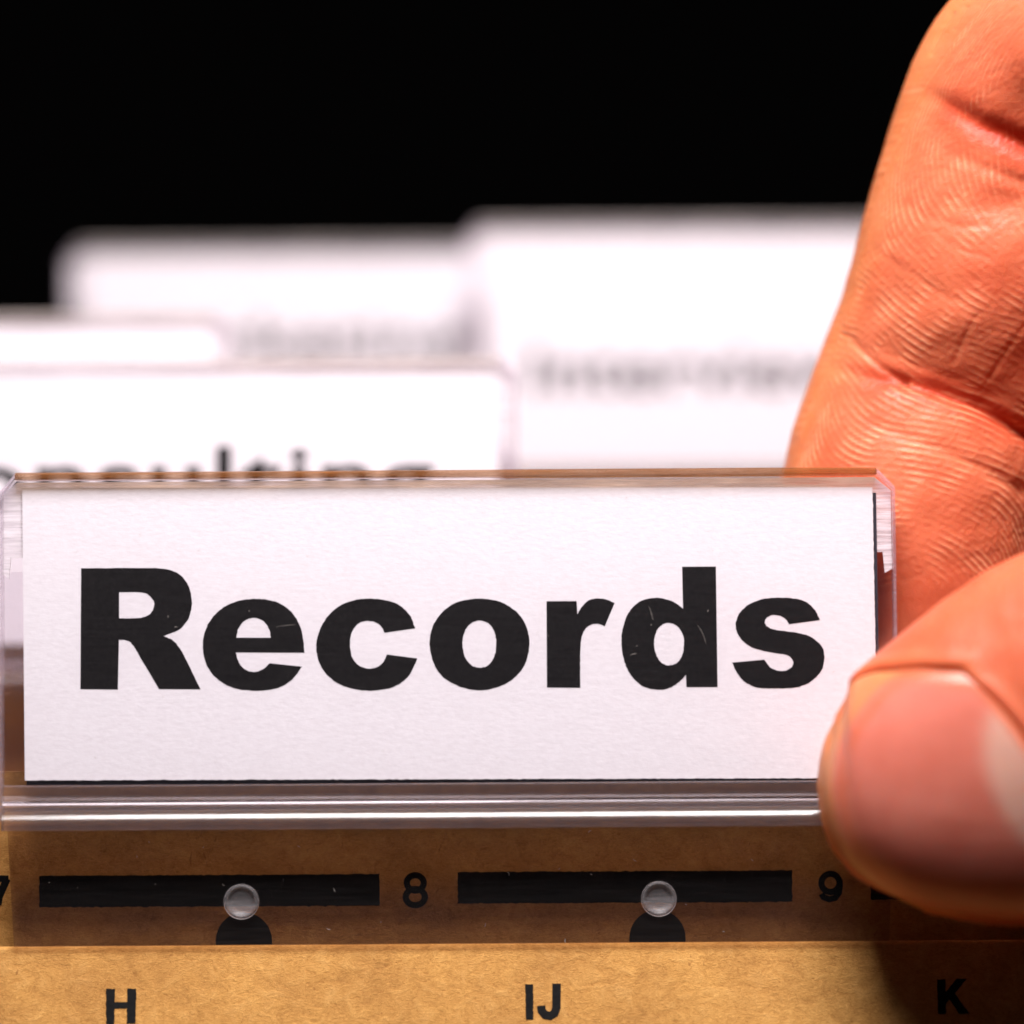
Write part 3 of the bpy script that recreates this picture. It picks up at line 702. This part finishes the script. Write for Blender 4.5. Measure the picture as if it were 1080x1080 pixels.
# nail outline on the thumb: q across (-1 upper side, +1 lower), s from the free edge to the cuticle
NA1 = 1.38                      # upper and lower side of the nail, angle round the thumb
def nail_s0(q): return np.where(np.asarray(q) < 0, np.interp(-np.asarray(q), [0, 0.3, 0.5, 0.7, 0.85, 1], [0.40, 0.48, 0.7, 1.5, 2.4, 3.3]), np.interp(q, [0, 0.3, 0.52, 0.65, 0.76, 0.88, 1], [0.40, 0.5, 0.8, 1.5, 2.6, 4.0, 5.8]))
def nail_s1(q): return 14.7-3.4*np.abs(q)**2.4-0.4*(q < 0)*np.abs(q)
def na0(sv_): return np.interp(sv_, [1.0, 2.5, 4.0, 6.5, 9.5, 12.0, 14.0], [-1.40, -1.32, -1.16, -0.94, -0.72, -0.56, -0.48])
def q_of(a, sv_): lo = na0(sv_); return (a-(lo+NA1)/2)/((NA1-lo)/2)
Q2 = q_of(AL2, S2); qc = np.clip(Q2, -1, 1)
def half_w(sv_): return np.interp(sv_, s2, K2[:, 3]*PX)
# signed distance in mm (negative inside the nail)
lat = (np.abs(Q2)-1)*(NA1-na0(S2))/2*half_w(S2)*0.85
prox = S2-nail_s1(qc); dist_ = nail_s0(qc)-S2
sd2 = np.maximum(np.maximum(lat, prox), dist_)
rim_l = np.maximum(lat, prox)
fold = 0.22*np.exp(-((np.maximum(rim_l, 0)-0.7)/0.8)**2)*(rim_l > -0.2)*(dist_ < 0.4)*sstep(1.0, 4.5, S2)
groove = -0.22*np.exp(-(rim_l/0.28)**2)*(dist_ < 0.3)
d2 = np.where(sd2 < 0, -0.38*sstep(0, -0.5, sd2), 0)+np.where(sd2 > -0.3, fold, 0)+groove
wr = np.zeros(S2.shape)
for c0, amp_, wd_ in ((19.5, 0.22, 0.5), (21.6, 0.3, 0.55), (23.6, 0.28, 0.5), (25.4, 0.2, 0.5)):
    wr -= amp_*np.exp(-((S2-c0-0.6*np.sin(AL2*3+c0))/wd_)**2)*sstep(1.5, 0.6, np.abs(AL2))
d2 = (d2+wr)*(np.abs(AL2) < 1.9)
NZ2 = smooth_noise((len(st2), len(al2)), 3.0, 61); NZ3 = smooth_noise((len(st2), len(al2)), 9.0, 62)
d2 = d2+(0.012*NZ2+0.03*NZ3)*(np.abs(AL2) < 1.85)*(sd2 > 0.1)*sstep(0.4, 1.5, S2)
G2 = G2+n2*d2[..., None]
under = np.clip(1.35-G2[..., 2], 0, 9); G2[..., 2] = np.where(G2[..., 0] < 27, G2[..., 2]+under*0.9, G2[..., 2])
t2 = np.zeros(G2.shape)
t2[..., 0] = np.clip(0.65*np.exp(-((rim_l-0.1)/0.55)**2)*(dist_ < 0)+0.18*NZ3*0.5+0.12, 0, 1)
t2[..., 1] = np.clip(0.75*sstep(2.4, 0.6, S2)+0.25*np.exp(-((rim_l-0.55)/0.35)**2)*(S2 < 12), 0, 1)
t2[..., 0] *= 1-t2[..., 1]
thumb = grid_mesh('thumb', G2, t2, G2[0].mean(0), G2[-1].mean(0))

# nail plate, closed shell, child of the hand
nq, ns = 110, 120
qq = np.linspace(-1, 1, nq); Gn = np.zeros((ns, nq, 3)); Tn = np.zeros((ns, nq, 3))
dense = np.linspace(0, 17, 300); da_ = np.linspace(-1.6, 1.6, 400); PD = thumb_at(dense, da_)
for j, q in enumerate(qq):
    sv_ = np.linspace(nail_s0(q), nail_s1(q)+0.55, ns); a = (na0(sv_)+NA1)/2+q*(NA1-na0(sv_))/2
    rr_ = np.interp(sv_, dense, np.arange(len(dense))); cc_ = np.interp(a, da_, np.arange(len(da_)))
    Gn[:, j] = np.stack([bil(PD[..., k], rr_, cc_) for k in range(3)], 1)
    lq = (q+0.32)/0.62
    Tn[:, j, 0] = sstep(10.0, 11.6, sv_-2.6*lq*lq)*0.85
    Tn[:, j, 2] = np.maximum(sstep(0.80, 0.99, abs(q))*sstep(1.5, 4, sv_), sstep(1.3, 0.35, nail_s1(q)+0.4-sv_))
outl = [(r[0], r[1]-r[3]) for r in TK[8::-1]]+[(r[0], r[1]+r[3]) for r in TK[:9]]
dr_, _, _ = seg_dist(Gn[..., 0]/PX+540, 540-Gn[..., 1]/PX, outl); dr_ = dr_*PX
low = np.clip(qq, 0, 1)[None]*0.35
Tn[..., 1] = sstep(0.95+low, 0.45+low, dr_)*0.8
Tn[..., 2] = np.maximum(Tn[..., 2], 0.55*np.exp(-((dr_-(1.25+low))/0.28)**2))
ds = np.gradient(Gn, axis=0); dq = np.gradient(Gn, axis=1); Nn = np.cross(dq, ds); Nn /= np.linalg.norm(Nn, axis=2)[..., None]
if Nn[ns//2, nq//2, 2] < 0: Nn = -Nn
tt_ = np.linspace(0, 1, ns)[:, None]
off = 0.02+0.21*(1-np.abs(qq)[None]**3)*sstep(0.0, 0.35, tt_)-0.45*sstep(0.93, 1.0, tt_)-0.12*sstep(0.9, 1.0, np.abs(qq))[None]*sstep(0.15, 0.4, tt_)
top = Gn+Nn*off[..., None]; bot = Gn+Nn*(off-0.45)[..., None]
vsn = np.vstack([top.reshape(-1, 3), bot.reshape(-1, 3)]); nn_ = ns*nq; fsn = []
for i in range(ns-1):
    for j in range(nq-1):
        a = i*nq+j; fsn.append((a, a+1, a+nq+1, a+nq)); fsn.append((nn_+a, nn_+a+nq, nn_+a+nq+1, nn_+a+1))
for j in range(nq-1):
    fsn.append((j, nn_+j, nn_+j+1, j+1)); a = (ns-1)*nq+j; fsn.append((a, a+1, nn_+a+1, nn_+a))
for i in range(ns-1):
    a = i*nq; fsn.append((a, a+nq, nn_+a+nq, nn_+a)); a = i*nq+nq-1; fsn.append((a, nn_+a, nn_+a+nq, a+nq))
nail = obj('thumb_nail', vsn.tolist(), fsn, M['nail'], None, True)
bm = bmesh.new(); bm.from_mesh(nail.data); bmesh.ops.recalc_face_normals(bm, faces=bm.faces); bm.to_mesh(nail.data); bm.free()
at = nail.data.color_attributes.new('tint', 'FLOAT_COLOR', 'POINT')
tnn = np.vstack([Tn.reshape(-1, 3)]*2); at.data.foreach_set('color', np.hstack([tnn, np.ones((len(tnn), 1))]).astype(np.float32).ravel())
nail['label'] = 'pink thumb nail with pale half moon'

# the rest of the hand, beyond the right edge of the picture
def simple_tube(rows, step=1.5, m=40):
    R_ = np.array(rows, float); ss = np.concatenate([[0], np.cumsum(np.linalg.norm(np.diff(R_[:, :3], axis=0), axis=1))])
    t = np.arange(0, ss[-1], step); v = catmull(np.column_stack([ss, R_[:, :3], R_[:, 3:]]), t)
    aa = np.linspace(0, 2*math.pi, m, endpoint=False)
    g = tube_grid(v[:, :3], np.maximum(v[:, 3], 0.3), np.maximum(v[:, 4], 0.3), np.maximum(v[:, 4], 0.3), aa, np.array((0, 0.25, 0.97)))
    return grid_mesh('rest', g, np.tile(np.array((0.05, 0.05, 0.0)), (*g.shape[:2], 1)), g[0].mean(0), g[-1].mean(0))
rest = [
 simple_tube([(62, 62, 6, 4, 4), (70, 56, 10, 22, 15), (85, 46, 15, 32, 17), (105, 36, 22, 36, 18), (125, 28, 28, 33, 18), (145, 22, 33, 27, 17), (165, 17, 37, 24, 17), (200, 10, 44, 26, 20), (260, 0, 55, 32, 26), (330, -12, 66, 36, 31), (332, -12, 66, 3, 3)], 2.5, 56),
 simple_tube([(80, 60, -8, 9, 9), (62, 70, -22, 9.5, 9), (52, 58, -36, 9, 8.6), (58, 40, -36, 8.5, 8), (66, 30, -26, 7.6, 7.2), (70, 28, -20, 2, 2)]),
 simple_tube([(94, 54, -4, 9, 9), (78, 66, -20, 9.2, 8.8), (68, 54, -36, 8.8, 8.4), (74, 38, -34, 8, 7.6), (82, 28, -24, 7.2, 7), (86, 26, -18, 2, 2)]),
 simple_tube([(108, 44, 0, 8, 8), (94, 54, -14, 8, 7.6), (86, 46, -28, 7.6, 7.2), (91, 32, -26, 7, 6.6), (98, 25, -18, 6.2, 6), (101, 23, -14, 2, 2)]),
]
bpy.context.view_layer.update()
hand = finger; hand.name = 'hand'; hand.data.name = 'hand'
for o in [thumb]+rest:
    md = hand.modifiers.new('u', 'BOOLEAN'); md.operation = 'UNION'; md.object = o; md.solver = 'MANIFOLD'
    bpy.context.view_layer.update()
    dg = bpy.context.evaluated_depsgraph_get()
    me = bpy.data.meshes.new_from_object(hand.evaluated_get(dg), preserve_all_data_layers=True, depsgraph=dg)
    hand.modifiers.clear(); old = hand.data; hand.data = me; bpy.data.meshes.remove(old)
for o in [thumb]+rest: bpy.data.objects.remove(o)
hand.data.name = 'hand'; hand.data.materials.clear(); hand.data.materials.append(M['skin'])
hand.data.polygons.foreach_set('use_smooth', [True]*len(hand.data.polygons))
hand.matrix_world = FR4
tag(hand, 'bare hand from the right pinching the clear tab between thumb and index finger', 'hand')
nail.parent = hand
